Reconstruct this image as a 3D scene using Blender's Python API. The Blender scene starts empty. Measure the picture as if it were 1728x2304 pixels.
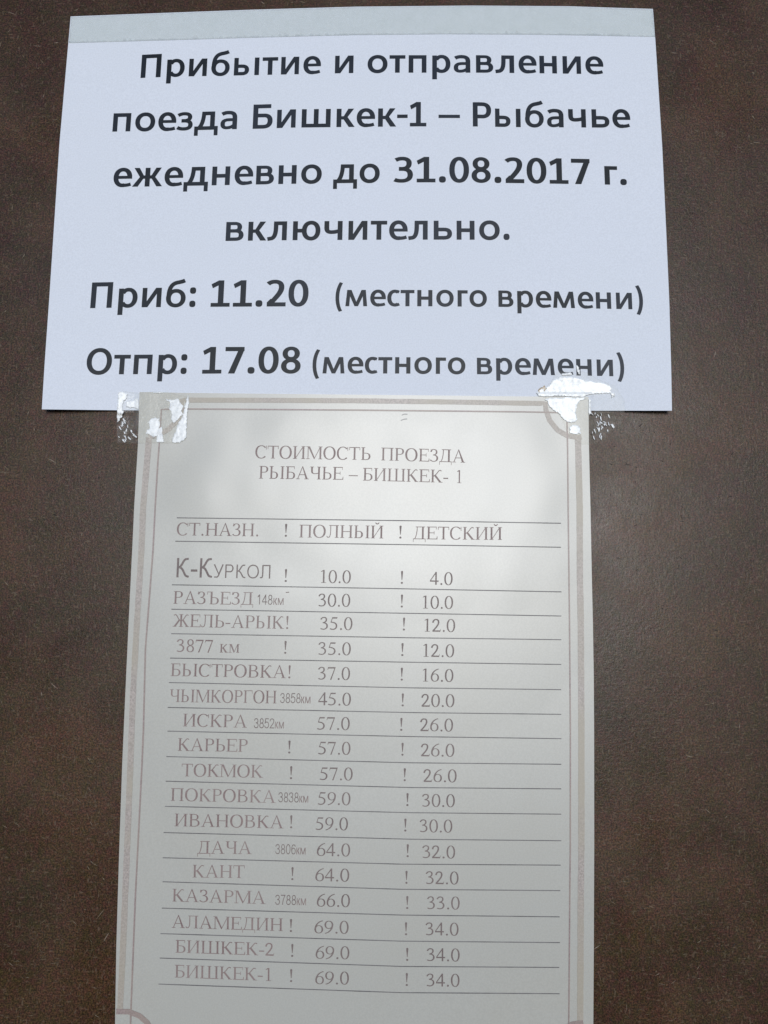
import bpy, bmesh, math, random
from mathutils import Vector, noise
from mathutils.geometry import delaunay_2d_cdt

random.seed(11)
SC = bpy.context.scene
COL = SC.collection

# ------------------------------------------------------------------ camera
PITCH = math.radians(6.0)
FOC = 1863.0                       # focal length in photo pixels (1728 wide)
DIST = 0.3856                      # metres from the lens to the board along the view axis
CAMP = Vector((0.0, -DIST * math.cos(PITCH), -DIST * math.sin(PITCH)))
cam_d = bpy.data.cameras.new('camera')
cam = bpy.data.objects.new('camera', cam_d)
COL.objects.link(cam)
cam_d.sensor_fit = 'HORIZONTAL'
cam_d.sensor_width = 36.0
cam_d.lens = 36.0 * FOC / 1728.0
cam_d.clip_start = 0.01
cam_d.clip_end = 100.0
cam.location = CAMP
cam.rotation_euler = (math.radians(90) + PITCH, 0, 0)
SC.camera = cam

# ------------------------------------------------------------------ sky, sun, exposure
SUN_EL, SUN_AZ = math.radians(8.5), math.radians(177)   # azimuth clockwise from +Y
W = bpy.data.worlds.new('World')
SC.world = W
W.use_nodes = True
wn = W.node_tree.nodes
sky = wn.new('ShaderNodeTexSky')
sky.sky_type = 'NISHITA'
sky.sun_disc = False
sky.sun_elevation = SUN_EL
sky.sun_rotation = SUN_AZ
sky.air_density = 1.0
sky.dust_density = 0.0
sky.ozone_density = 6.0
W.node_tree.links.new(sky.outputs[0], wn['Background'].inputs[0])
wn['Background'].inputs[1].default_value = 0.08
sun_d = bpy.data.lights.new('sun', 'SUN')
sun_d.energy = 2.1
sun_d.angle = math.radians(24)
sun_d.color = (1.0, 0.985, 0.965)
sun = bpy.data.objects.new('sun', sun_d)
COL.objects.link(sun)
sd = Vector((math.sin(SUN_AZ) * math.cos(SUN_EL), math.cos(SUN_AZ) * math.cos(SUN_EL), math.sin(SUN_EL)))
sun.rotation_euler = sd.to_track_quat('Z', 'Y').to_euler()
SC.view_settings.view_transform = 'Standard'
SC.view_settings.look = 'None'
SC.view_settings.exposure = 0.3
SC.view_settings.gamma = 1.0

# ------------------------------------------------------------------ helpers
def on_board(px, py, h=0.0):
    """measurement on the photo -> point on the board's face, h metres proud of it"""
    a = (px - 864.0) / FOC
    b = -(py - 1152.0) / FOC
    d = Vector((a, math.cos(PITCH) - b * math.sin(PITCH), math.sin(PITCH) + b * math.cos(PITCH)))
    t = (-h - CAMP.y) / d.y
    return CAMP + d * t

def lerp(a, b, t):
    return a + (b - a) * t

def poly_at(pts, v, key=1, out=0):
    """value of a polyline sampled by one coordinate"""
    if v <= pts[0][key]:
        p, q = pts[0], pts[1]
    elif v >= pts[-1][key]:
        p, q = pts[-2], pts[-1]
    else:
        for p, q in zip(pts, pts[1:]):
            if p[key] <= v <= q[key]:
                break
    t = (v - p[key]) / (q[key] - p[key])
    return lerp(p[out], q[out], t)

def smooth_at(pts, v, key=1, out=0):
    s = 0.0
    for k in range(-4, 5):
        s += poly_at(pts, v + k * 18.0, key, out)
    return s / 9.0

def sstep(a, b, x):
    t = max(0.0, min(1.0, (x - a) / (b - a)))
    return t * t * (3 - 2 * t)

def bump(x, y, cx, cy, rx, ry):
    return math.exp(-(((x - cx) / rx) ** 2 + ((y - cy) / ry) ** 2))

def link(name, verts, faces, mat, parent=None, smooth=True):
    me = bpy.data.meshes.new(name)
    me.from_pydata([tuple(v) for v in verts], [], faces)
    me.validate()
    me.update()
    me.materials.append(mat)
    if smooth:
        me.polygons.foreach_set('use_smooth', [True] * len(me.polygons))
    o = bpy.data.objects.new(name, me)
    COL.objects.link(o)
    if parent:
        o.parent = parent
    return o

def thing(name, label, cat, loc, group=None):
    o = bpy.data.objects.new(name, None)
    COL.objects.link(o)
    o.location = loc
    o.empty_display_size = 0.02
    o['label'] = label
    o['category'] = cat
    if group:
        o['group'] = group
    return o

# ------------------------------------------------------------------ materials
class Mat:
    def __init__(s, name):
        s.m = bpy.data.materials.new(name)
        s.m.use_nodes = True
        s.n, s.l = s.m.node_tree.nodes, s.m.node_tree.links
        s.p = s.n['Principled BSDF']
        s.out = s.n['Material Output']
        s.tc = s.n.new('ShaderNodeTexCoord')
    def noise(s, scale, detail=4, rough=0.55, stretch=None, kind='ShaderNodeTexNoise', rot=None):
        t = s.n.new(kind)
        src = s.tc.outputs['Object']
        if stretch or rot:
            mp = s.n.new('ShaderNodeMapping')
            mp.inputs['Scale'].default_value = stretch or (1, 1, 1)
            mp.inputs['Rotation'].default_value = rot or (0, 0, 0)
            s.l.new(src, mp.inputs['Vector'])
            src = mp.outputs[0]
        s.l.new(src, t.inputs['Vector'])
        t.inputs['Scale'].default_value = scale
        if kind == 'ShaderNodeTexNoise':
            t.inputs['Detail'].default_value = detail
            t.inputs['Roughness'].default_value = rough
        return t
    def ramp(s, fac, stops):
        r = s.n.new('ShaderNodeValToRGB')
        e = r.color_ramp.elements
        while len(e) > 1:
            e.remove(e[-1])
        e[0].position, e[0].color = stops[0][0], (*stops[0][1], 1)
        for p, c in stops[1:]:
            x = e.new(p)
            x.color = (*c, 1)
        s.l.new(fac, r.inputs[0])
        return r.outputs[0]
    def mix(s, a, b, fac, mode='MIX'):
        m = s.n.new('ShaderNodeMix')
        m.data_type = 'RGBA'
        m.blend_type = mode
        for sock, v in ((m.inputs[6], a), (m.inputs[7], b), (m.inputs[0], fac)):
            if isinstance(v, (int, float)):
                sock.default_value = v
            elif isinstance(v, tuple):
                sock.default_value = (*v, 1)
            else:
                s.l.new(v, sock)
        return m.outputs[2]
    def bump(s, h, strength, dist, prev=None):
        b = s.n.new('ShaderNodeBump')
        b.inputs['Strength'].default_value = strength
        b.inputs['Distance'].default_value = dist
        s.l.new(h, b.inputs['Height'])
        if prev is not None:
            s.l.new(prev, b.inputs['Normal'])
        return b.outputs[0]
    def math(s, op, a, b=0.0, c=0.0):
        m = s.n.new('ShaderNodeMath')
        m.operation = op
        for i, v in enumerate((a, b, c)):
            if isinstance(v, (int, float)):
                m.inputs[i].default_value = v
            else:
                s.l.new(v, m.inputs[i])
        return m.outputs[0]

def board_material():
    M = Mat('brown_hardboard')
    big = M.noise(13, 6, 0.65).outputs['Fac']
    mid = M.noise(45, 6, 0.65).outputs['Fac']
    hue = M.noise(70, 3, 0.5).outputs['Color']
    c = M.ramp(mid, [(0.32, (0.018, 0.0085, 0.0032)), (0.5, (0.052, 0.0255, 0.0095)), (0.68, (0.110, 0.058, 0.024))])
    c = M.mix(c, M.ramp(big, [(0.36, (0.024, 0.013, 0.005)), (0.5, (0.052, 0.0265, 0.0105)), (0.64, (0.100, 0.046, 0.018))]), 0.6)
    # coloured fibre flecks: olive, plum and rust
    c = M.mix(c, M.ramp(M.noise(55, 3, 0.6).outputs['Fac'], [(0.40, (0.030, 0.023, 0.007)), (0.6, (0.050, 0.017, 0.012))]), 0.35)
    c = M.mix(c, M.ramp(M.noise(330, 3, 0.65).outputs['Fac'], [(0.40, (0.016, 0.024, 0.008)), (0.6, (0.050, 0.014, 0.022))]), 0.3)
    fleck = M.noise(420, 4, 0.7).outputs['Fac']
    fine = M.noise(1300, 4, 0.75).outputs['Fac']
    c = M.mix(c, M.ramp(fine, [(0.38, (0.2, 0.2, 0.2)), (0.5, (0.95, 0.95, 0.95)), (0.62, (2.4, 2.3, 2.1))]), 0.9, 'MULTIPLY')
    fibre = M.noise(300, 3, 0.6, (1, 1, 3.5), rot=(0, 0.3, 0)).outputs['Fac']
    fibre2 = M.noise(300, 3, 0.6, (3, 1, 1), rot=(0, 0.5, 0)).outputs['Fac']
    fl = M.ramp(M.math('MAXIMUM', fibre, fibre2), [(0.60, (0, 0, 0)), (0.67, (1, 1, 1))])
    c = M.mix(c, (0.13, 0.095, 0.065), M.math('MULTIPLY', fl, 0.6))
    M.l.new(c, M.p.inputs['Base Color'])
    r = M.ramp(M.noise(22, 5, 0.65).outputs['Fac'], [(0.38, (0.30, 0.30, 0.30)), (0.62, (0.42, 0.42, 0.42))])
    M.l.new(r, M.p.inputs['Roughness'])
    b = M.bump(mid, 0.2, 0.0005)
    b = M.bump(M.math('MAXIMUM', fibre, fibre2), 0.35, 0.00018, b)
    b = M.bump(fleck, 0.4, 0.00018, b)
    b = M.bump(fine, 0.5, 0.00009, b)
    M.l.new(b, M.p.inputs['Normal'])
    M.p.inputs['Specular IOR Level'].default_value = 0.27
    return M.m

def paper_material(name, base, warm, rough, spec, stain=0.15, coat=0.0):
    M = Mat(name)
    cl = M.noise(14, 4, 0.6).outputs['Fac']
    c = M.mix(base, warm, M.math('MULTIPLY', M.ramp(cl, [(0.42, (0, 0, 0)), (0.62, (1, 1, 1))]), stain))
    g = M.noise(1500, 2, 0.6).outputs['Fac']
    c = M.mix(c, M.ramp(g, [(0.35, (0.93, 0.93, 0.93)), (0.65, (1.05, 1.05, 1.05))]), 0.7, 'MULTIPLY')
    M.l.new(c, M.p.inputs['Base Color'])
    M.p.inputs['Roughness'].default_value = rough
    M.p.inputs['Specular IOR Level'].default_value = spec
    M.p.inputs['Coat Weight'].default_value = coat
    M.p.inputs['Coat Roughness'].default_value = 0.32
    b = M.bump(M.noise(60, 3, 0.5).outputs['Fac'], 0.12, 0.0006)
    b = M.bump(g, 0.15, 0.00002, b)
    M.l.new(b, M.p.inputs['Normal'])
    return M.m

def ink_material(name, col, rough, spec=0.5, fade=0.0, fade_col=(0.5, 0.45, 0.42), fscale=40):
    M = Mat(name)
    g = M.noise(1300, 2, 0.6).outputs['Fac']
    c = M.mix(col, M.ramp(g, [(0.35, (0.7, 0.7, 0.7)), (0.65, (1.35, 1.35, 1.35))]), 0.6, 'MULTIPLY')
    if fade:
        c = M.mix(c, fade_col, M.math('MULTIPLY', M.ramp(M.noise(fscale, 3, 0.6).outputs['Fac'], [(0.4, (0, 0, 0)), (0.6, (1, 1, 1))]), fade))
    M.l.new(c, M.p.inputs['Base Color'])
    M.p.inputs['Roughness'].default_value = rough
    M.p.inputs['Specular IOR Level'].default_value = spec
    M.l.new(M.bump(g, 0.3, 0.00004), M.p.inputs['Normal'])
    return M.m

def film_material(name, haze, rough, crackle=0.6, tint=(0.9, 0.9, 0.86), even=False, gain=1.0):
    """clear adhesive film: mostly see-through, a little milky, glossy and crackled"""
    M = Mat(name)
    tr = M.n.new('ShaderNodeBsdfTransparent')
    tr.inputs[0].default_value = (0.985, 0.985, 0.98, 1)
    gl = M.n.new('ShaderNodeBsdfGlossy')
    gl.inputs['Roughness'].default_value = rough
    gl.inputs[0].default_value = (1, 1, 1, 1)
    df = M.n.new('ShaderNodeBsdfDiffuse')
    df.inputs[0].default_value = (*tint, 1)
    n1 = M.noise(420, 4, 0.65).outputs['Fac']
    n2 = M.noise(130, 3, 0.6).outputs['Fac']
    b = M.bump(n2, 0.6 * crackle, 0.0012)
    b = M.bump(n1, crackle, 0.0005, b)
    M.l.new(b, gl.inputs['Normal'])
    fr = M.n.new('ShaderNodeLayerWeight')
    fr.inputs[0].default_value = 0.3
    M.l.new(b, fr.inputs['Normal'])
    m1 = M.n.new('ShaderNodeMixShader')
    hz = M.ramp(n2, [(0.3, (haze * 0.9,) * 3), (0.7, (haze * 1.1,) * 3)] if even else [(0.42, (haze * 0.4,) * 3), (0.62, (haze * 1.5,) * 3)])
    M.l.new(hz, m1.inputs[0])
    M.l.new(tr.outputs[0], m1.inputs[1])
    M.l.new(df.outputs[0], m1.inputs[2])
    m2 = M.n.new('ShaderNodeMixShader')
    M.l.new(M.math('ADD', M.math('MULTIPLY', fr.outputs[0], 0.16 * gain), 0.006 * gain), m2.inputs[0])
    M.l.new(m1.outputs[0], m2.inputs[1])
    M.l.new(gl.outputs[0], m2.inputs[2])
    M.l.new(m2.outputs[0], M.out.inputs['Surface'])
    return M.m

def residue_glare_material(name, base=(0.88, 0.89, 0.88), alpha=0.85):  # for tape residue, torn backing and glare painted onto the film
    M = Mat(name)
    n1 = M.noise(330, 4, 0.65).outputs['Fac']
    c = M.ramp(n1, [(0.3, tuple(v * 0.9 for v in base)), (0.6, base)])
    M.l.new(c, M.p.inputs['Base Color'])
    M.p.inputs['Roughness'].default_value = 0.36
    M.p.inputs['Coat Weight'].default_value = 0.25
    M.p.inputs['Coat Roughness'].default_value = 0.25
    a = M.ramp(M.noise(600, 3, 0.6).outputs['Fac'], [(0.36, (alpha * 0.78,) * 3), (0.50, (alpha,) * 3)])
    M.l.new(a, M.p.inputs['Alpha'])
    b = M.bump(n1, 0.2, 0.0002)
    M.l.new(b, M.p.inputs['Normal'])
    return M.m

MAT = dict(
    board=board_material(),
    sheet_a=paper_material('white_office_paper', (0.70, 0.735, 0.815), (0.675, 0.715, 0.775), 0.6, 0.2, 0.3),
    sheet_b=paper_material('aged_grey_paper', (0.435, 0.432, 0.40), (0.42, 0.405, 0.355), 0.45, 0.3, 0.3, 1.0),
    toner=ink_material('black_toner', (0.009, 0.013, 0.018), 0.42, 0.17, 0.28, (0.035, 0.05, 0.085), 14),
    faded=ink_material('faded_brown_ink', (0.215, 0.155, 0.15), 0.5, 0.3, 0.6, (0.32, 0.26, 0.245), 35),
    faded_dark=ink_material('faded_grey_ink', (0.17, 0.135, 0.13), 0.5, 0.3, 0.35, (0.26, 0.215, 0.20), 45),
    rule=ink_material('grey_rule_ink', (0.115, 0.11, 0.115), 0.5, 0.4, 0.6, (0.23, 0.22, 0.22), 60),
    band=ink_material('tan_border_ink', (0.37, 0.325, 0.30), 0.40, 0.5, 0.8, (0.385, 0.35, 0.28), 22),
    line=ink_material('mauve_border_ink', (0.29, 0.225, 0.22), 0.40, 0.5, 0.6, (0.34, 0.28, 0.24), 30),
    film=film_material('clear_tape_film', 0.03, 0.16, 0.45, gain=0.45),
    frosted=film_material('frosted_tape_film', 0.13, 0.5, 0.03, (0.52, 0.60, 0.54), True),
    film_thin=film_material('thin_clear_film', 0.006, 0.2, 0.3, gain=0.15),
    glare_white=residue_glare_material('painted_tape_glare', (0.93, 0.95, 0.96), 0.9),  # white colour standing in for sky glare on the film
    residue=residue_glare_material('white_tape_residue', (0.93, 0.95, 0.95), 1.0),
    torn=residue_glare_material('torn_tan_backing', (0.52, 0.42, 0.30), 0.9),
    fibre_pale=ink_material('pale_wood_fibre', (0.13, 0.09, 0.055), 0.4, 0.5, 0.5, (0.08, 0.07, 0.035), 60),
    fibre_dark=ink_material('dark_wood_fibre', (0.012, 0.007, 0.005), 0.5, 0.4),
    fibre_bright=ink_material('bright_wood_fibre', (0.20, 0.155, 0.115), 0.4, 0.5),
    pencil=ink_material('pencil_lead', (0.22, 0.22, 0.22), 0.4),
)

# ------------------------------------------------------------------ the board
def build_board():
    x0, x1, z0, z1, d = -0.36, 0.36, -0.46, 0.48, 0.006
    nx, nz = 90, 118
    V, F = [], []
    for j in range(nz + 1):
        for i in range(nx + 1):
            x, z = lerp(x0, x1, i / nx), lerp(z0, z1, j / nz)
            y = 0.0
            e = min(x - x0, x1 - x, z - z0, z1 - z)
            if e < 1e-6:
                y = 0.001
            V.append((x, y, z))
    for j in range(nz):
        for i in range(nx):
            a = j * (nx + 1) + i
            F.append((a, a + 1, a + nx + 2, a + nx + 1))
    n = len(V)
    V += [(x0, d, z0), (x1, d, z0), (x1, d, z1), (x0, d, z1)]
    bot = [i for i in range(nx + 1)]
    top = [nz * (nx + 1) + i for i in range(nx + 1)]
    lef = [j * (nx + 1) for j in range(nz + 1)]
    rig = [j * (nx + 1) + nx for j in range(nz + 1)]
    F += [tuple(bot[::-1]) + (n, n + 1), tuple(top) + (n + 2, n + 3), tuple(lef) + (n + 3, n), tuple(rig[::-1]) + (n + 1, n + 2), (n, n + 3, n + 2, n + 1)]
    o = link('hardboard_panel', V, F, MAT['board'])
    o['label'] = 'mottled dark brown hardboard panel on which both paper notices are taped'
    o['category'] = 'board'
    for name, n, seed, mat, lmin, lmax in (('wood_fibres', 1500, 5, MAT['fibre_pale'], 3, 16), ('wood_fibres', 1100, 6, MAT['fibre_dark'], 3, 12), ('wood_fibres', 90, 7, MAT['fibre_bright'], 8, 26)):
        rnd = random.Random(seed)
        V, F = [], []
        for k in range(n):
            px, py = rnd.uniform(-40, 1770), rnd.uniform(-40, 2345)
            if 340 < px < 1300 and py > 60 or 170 < px < 1460 and 60 < py < 900:
                continue
            a = rnd.gauss(0.1, 0.75) if rnd.random() < 0.65 else rnd.uniform(-1.6, 1.6)
            L, w, cv = rnd.uniform(lmin, lmax), rnd.uniform(0.5, 1.25), rnd.uniform(-0.5, 0.5)
            b = len(V)
            m = 4
            x, y = px, py
            for i in range(m + 1):
                ww = w * (0.25 + math.sin(math.pi * i / m)) * 0.7
                V.append(on_board(x - math.sin(a) * ww, y + math.cos(a) * ww, 0.00001))
                V.append(on_board(x, y, 0.00014))
                V.append(on_board(x + math.sin(a) * ww, y - math.cos(a) * ww, 0.00001))
                a += cv / m
                x += math.cos(a) * L / m
                y += math.sin(a) * L / m
            for i in range(m):
                q = b + 3 * i
                F += [(q, q + 1, q + 4, q + 3), (q + 1, q + 2, q + 5, q + 4)]
        f = link(name, V, F, mat, o)
        f['kind'] = 'stuff'
    return o
build_board()

# ------------------------------------------------------------------ sheet surfaces (outlines measured on the photo)
A_L = [(159, 37), (147, 173), (134, 321), (122.5, 497), (110.6, 678), (101, 813), (94.3, 921)]
A_R = [(1469, 20), (1475, 96), (1481, 190), (1490, 330), (1499, 520), (1506, 680), (1510, 820), (1512, 924)]
A_T = [(159, 37), (330, 30.5), (560, 22), (800, 15), (1060, 12.5), (1280, 14), (1400, 18), (1469, 20)]
A_B = [(94, 921), (260, 923), (500, 924.5), (900, 925), (1250, 924.5), (1400, 924), (1512, 924)]
B_L = [(314, 882), (310.4, 1000), (302, 1140), (297.5, 1238), (289.5, 1400), (282, 1563), (274.8, 1727), (267.8, 1931), (261.7, 2136), (259, 2300), (258.2, 2342)]
B_R = [(1324, 893), (1325, 997), (1328.5, 1140), (1331.7, 1300), (1334, 1400), (1336, 1520), (1336.8, 1660), (1337, 1900), (1336, 2150), (1335, 2304), (1334.5, 2342)]
B_T = [(314, 882), (420, 884), (700, 887), (1000, 890), (1200, 892), (1324, 893)]
B_B = [(258.2, 2336), (600, 2340), (1000, 2343), (1334.5, 2342)]

def h_a(x, y):
    """height of the upper sheet above the board, metres"""
    h = 0.0005
    edge_l = sstep(330, 90, x)
    edge_r = sstep(1290, 1515, x)
    low = sstep(350, 925, y)
    h += 0.0011 * edge_l * (0.3 + low)
    h += 0.0011 * edge_r * (0.3 + low)
    h += 0.0004 * bump(x, y, 760, 560, 330, 260)
    h += 0.00035 * (1 + math.sin(x * 0.0065 + y * 0.0021)) * sstep(100, 260, y)
    h += 0.0022 * (bump(x, y, 94, 921, 150, 120) + bump(x, y, 1512, 924, 110, 130))
    return h

def h_b(x, y):
    h = 0.0006 + 0.00045
    h = max(h, 0)
    if y < 1100:
        h = max(h, h_a(min(max(x, 330), 1290), min(y, 925)) + 0.0004) * sstep(1100, 925, y) + h * (1 - sstep(1100, 925, y))
    h += 0.0003 * bump(x, y, 620, 1040, 140, 120)
    h += 0.0004 * bump(x, y, 1010, 1010, 150, 110)
    h -= 0.0002 * bump(x, y, 815, 1050, 70, 140)
    h += 0.0003 * bump(x, y, 470, 1130, 90, 90)
    h += 0.0003 * bump(x, y, 1190, 1090, 70, 110)
    h += 0.00016 * noise.noise(Vector((x * 0.011, y * 0.009, 0.3))) * sstep(900, 960, y) * sstep(1500, 1250, y) * 1.3
    h += 0.0003 * sstep(1250, 1900, y) * (sstep(400, 250, x) + sstep(1200, 1340, x))
    h += 0.0003 * math.sin(y * 0.006 + x * 0.002) * sstep(1200, 1500, y)
    return max(h, 0.0009)

def sheet_mesh(name, L, R, T, B, hf, nu, nv, mat, thick=0.00012):
    def pt(u, v):
        # Coons patch over the four measured edges
        yl, yr = lerp(L[0][1], L[-1][1], v), lerp(R[0][1], R[-1][1], v)
        xt, xb = lerp(T[0][0], T[-1][0], u), lerp(B[0][0], B[-1][0], u)
        l = Vector((poly_at(L, yl), yl)); r = Vector((poly_at(R, yr), yr))
        t = Vector((xt, poly_at(T, xt, 0, 1))); b = Vector((xb, poly_at(B, xb, 0, 1)))
        c00, c10 = Vector(L[0]), Vector(R[0]); c01, c11 = Vector(L[-1]), Vector(R[-1])
        return l * (1 - u) + r * u + t * (1 - v) + b * v - (c00 * (1 - u) * (1 - v) + c10 * u * (1 - v) + c01 * (1 - u) * v + c11 * u * v)
    V, F = [], []
    for side in (0, 1):
        for j in range(nv + 1):
            for i in range(nu + 1):
                p = pt(i / nu, j / nv)
                h = hf(p.x, p.y)
                w = on_board(p.x, p.y, h)
                V.append((w.x, w.y + side * thick, w.z))
    N = (nu + 1) * (nv + 1)
    for j in range(nv):
        for i in range(nu):
            a = j * (nu + 1) + i
            F.append((a, a + nu + 1, a + nu + 2, a + 1))
            F.append((a + N, a + N + 1, a + N + nu + 2, a + N + nu + 1))
    rim = [i for i in range(nu)] + [j * (nu + 1) + nu for j in range(nv)] + [nv * (nu + 1) + i for i in range(nu, 0, -1)] + [j * (nu + 1) for j in range(nv, 0, -1)]
    M2 = len(V)
    V += [V[i] for i in rim] + [V[i + N] for i in rim]     # own vertices for the cut edge, so shading stays crisp
    n = len(rim)
    for k in range(n):
        a, b = M2 + k, M2 + (k + 1) % n
        F.append((a, b, b + n, a + n))
    return V, F

ta = thing('paper_notice', 'upper white paper notice with large bold black train times, wider than tall', 'notice', on_board(800, 922, 0), 'paper notices')
tb = thing('paper_notice', 'lower greyish paper fare list with tan double border and faded brown print', 'notice', on_board(820, 2342, 0), 'paper notices')
del ta['group'], tb['group']

def child(parent, name, V, F, mat, smooth=True, kind=None):
    loc = parent.location
    o = link(name, [Vector(v) - loc for v in V], F, mat, parent, smooth)
    if kind:
        o['kind'] = kind
    return o

V, F = sheet_mesh('sheet', A_L, A_R, A_T, A_B, h_a, 90, 64, None)
child(ta, 'sheet', V, F, MAT['sheet_a'])
V, F = sheet_mesh('sheet', B_L, B_R, B_T, B_B, h_b, 90, 130, None)
child(tb, 'sheet', V, F, MAT['sheet_b'])

# ------------------------------------------------------------------ letter shapes
def rect(x0, y0, x1, y1):
    return [[(x0, y0), (x1, y0), (x1, y1), (x0, y1)]]

def pg(*p):
    return [list(p)]

def bez(spec, n=10):
    """spec: [(x,y), ('L',x,y) | ('C',x1,y1,x2,y2,x,y), ...] -> points"""
    pts = [spec[0]]
    for s in spec[1:]:
        if s[0] == 'L':
            pts.append((s[1], s[2]))
        else:
            p0 = pts[-1]
            for k in range(1, n + 1):
                t = k / n
                a, b, c, d = (1 - t) ** 3, 3 * t * (1 - t) ** 2, 3 * t * t * (1 - t), t ** 3
                pts.append((a * p0[0] + b * s[1] + c * s[3] + d * s[5], a * p0[1] + b * s[2] + c * s[4] + d * s[6]))
    return pts

def strip(pts, wv, wh, closed=False):
    """ribbon whose thickness is wv where it runs upright and wh where it runs level"""
    n = len(pts)
    Lp, Rp = [], []
    for i in range(n):
        if closed:
            a, b = pts[i - 1], pts[(i + 1) % n]
        else:
            a, b = pts[max(i - 1, 0)], pts[min(i + 1, n - 1)]
        dx, dy = b[0] - a[0], b[1] - a[1]
        l = math.hypot(dx, dy) or 1
        dx, dy = dx / l, dy / l
        hv, hh = wv / 2, wh / 2
        if not closed and 0 < i < n - 1:
            p = pts[i]
            ux, uy = p[0] - a[0], p[1] - a[1]
            vx, vy = b[0] - p[0], b[1] - p[1]
            la, lb = math.hypot(ux, uy) or 1, math.hypot(vx, vy) or 1
            cs = (ux * vx + uy * vy) / (la * lb)
            k = 1 / max(0.5, math.sqrt(max(0.0, (1 + cs) / 2)))
            hv, hh = hv * k, hh * k
        ox, oy = -dy * hv, dx * hh
        Lp.append((pts[i][0] + ox, pts[i][1] + oy))
        Rp.append((pts[i][0] - ox, pts[i][1] - oy))
    out = []
    for i in range(n if closed else n - 1):
        j = (i + 1) % n
        out.append([Rp[i], Rp[j], Lp[j], Lp[i]])
    return out

def st(spec, wv, wh=None):
    return strip(bez(spec), wv, wh if wh is not None else wv)

def ell(cx, cy, rx, ry, a0=0, a1=360, wv=100, wh=80, n=40, p=2.15):
    pts = []
    full = abs(a1 - a0) >= 360
    m = n if full else max(8, int(n * abs(a1 - a0) / 360))
    for k in range(m if full else m + 1):
        a = math.radians(lerp(a0, a1, k / m))
        c, s = math.cos(a), math.sin(a)
        pts.append((cx + rx * math.copysign(abs(c) ** (2 / p), c), cy + ry * math.copysign(abs(s) ** (2 / p), s)))
    return strip(pts, wv, wh, full)

def disc(cx, cy, r, p=2.6, n=20):
    pts = []
    for k in range(n):
        a = 2 * math.pi * k / n
        c, s = math.cos(a), math.sin(a)
        pts.append((cx + r * math.copysign(abs(c) ** (2 / p), c), cy + r * math.copysign(abs(s) ** (2 / p), s)))
    return [pts]

FONT = {}

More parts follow.
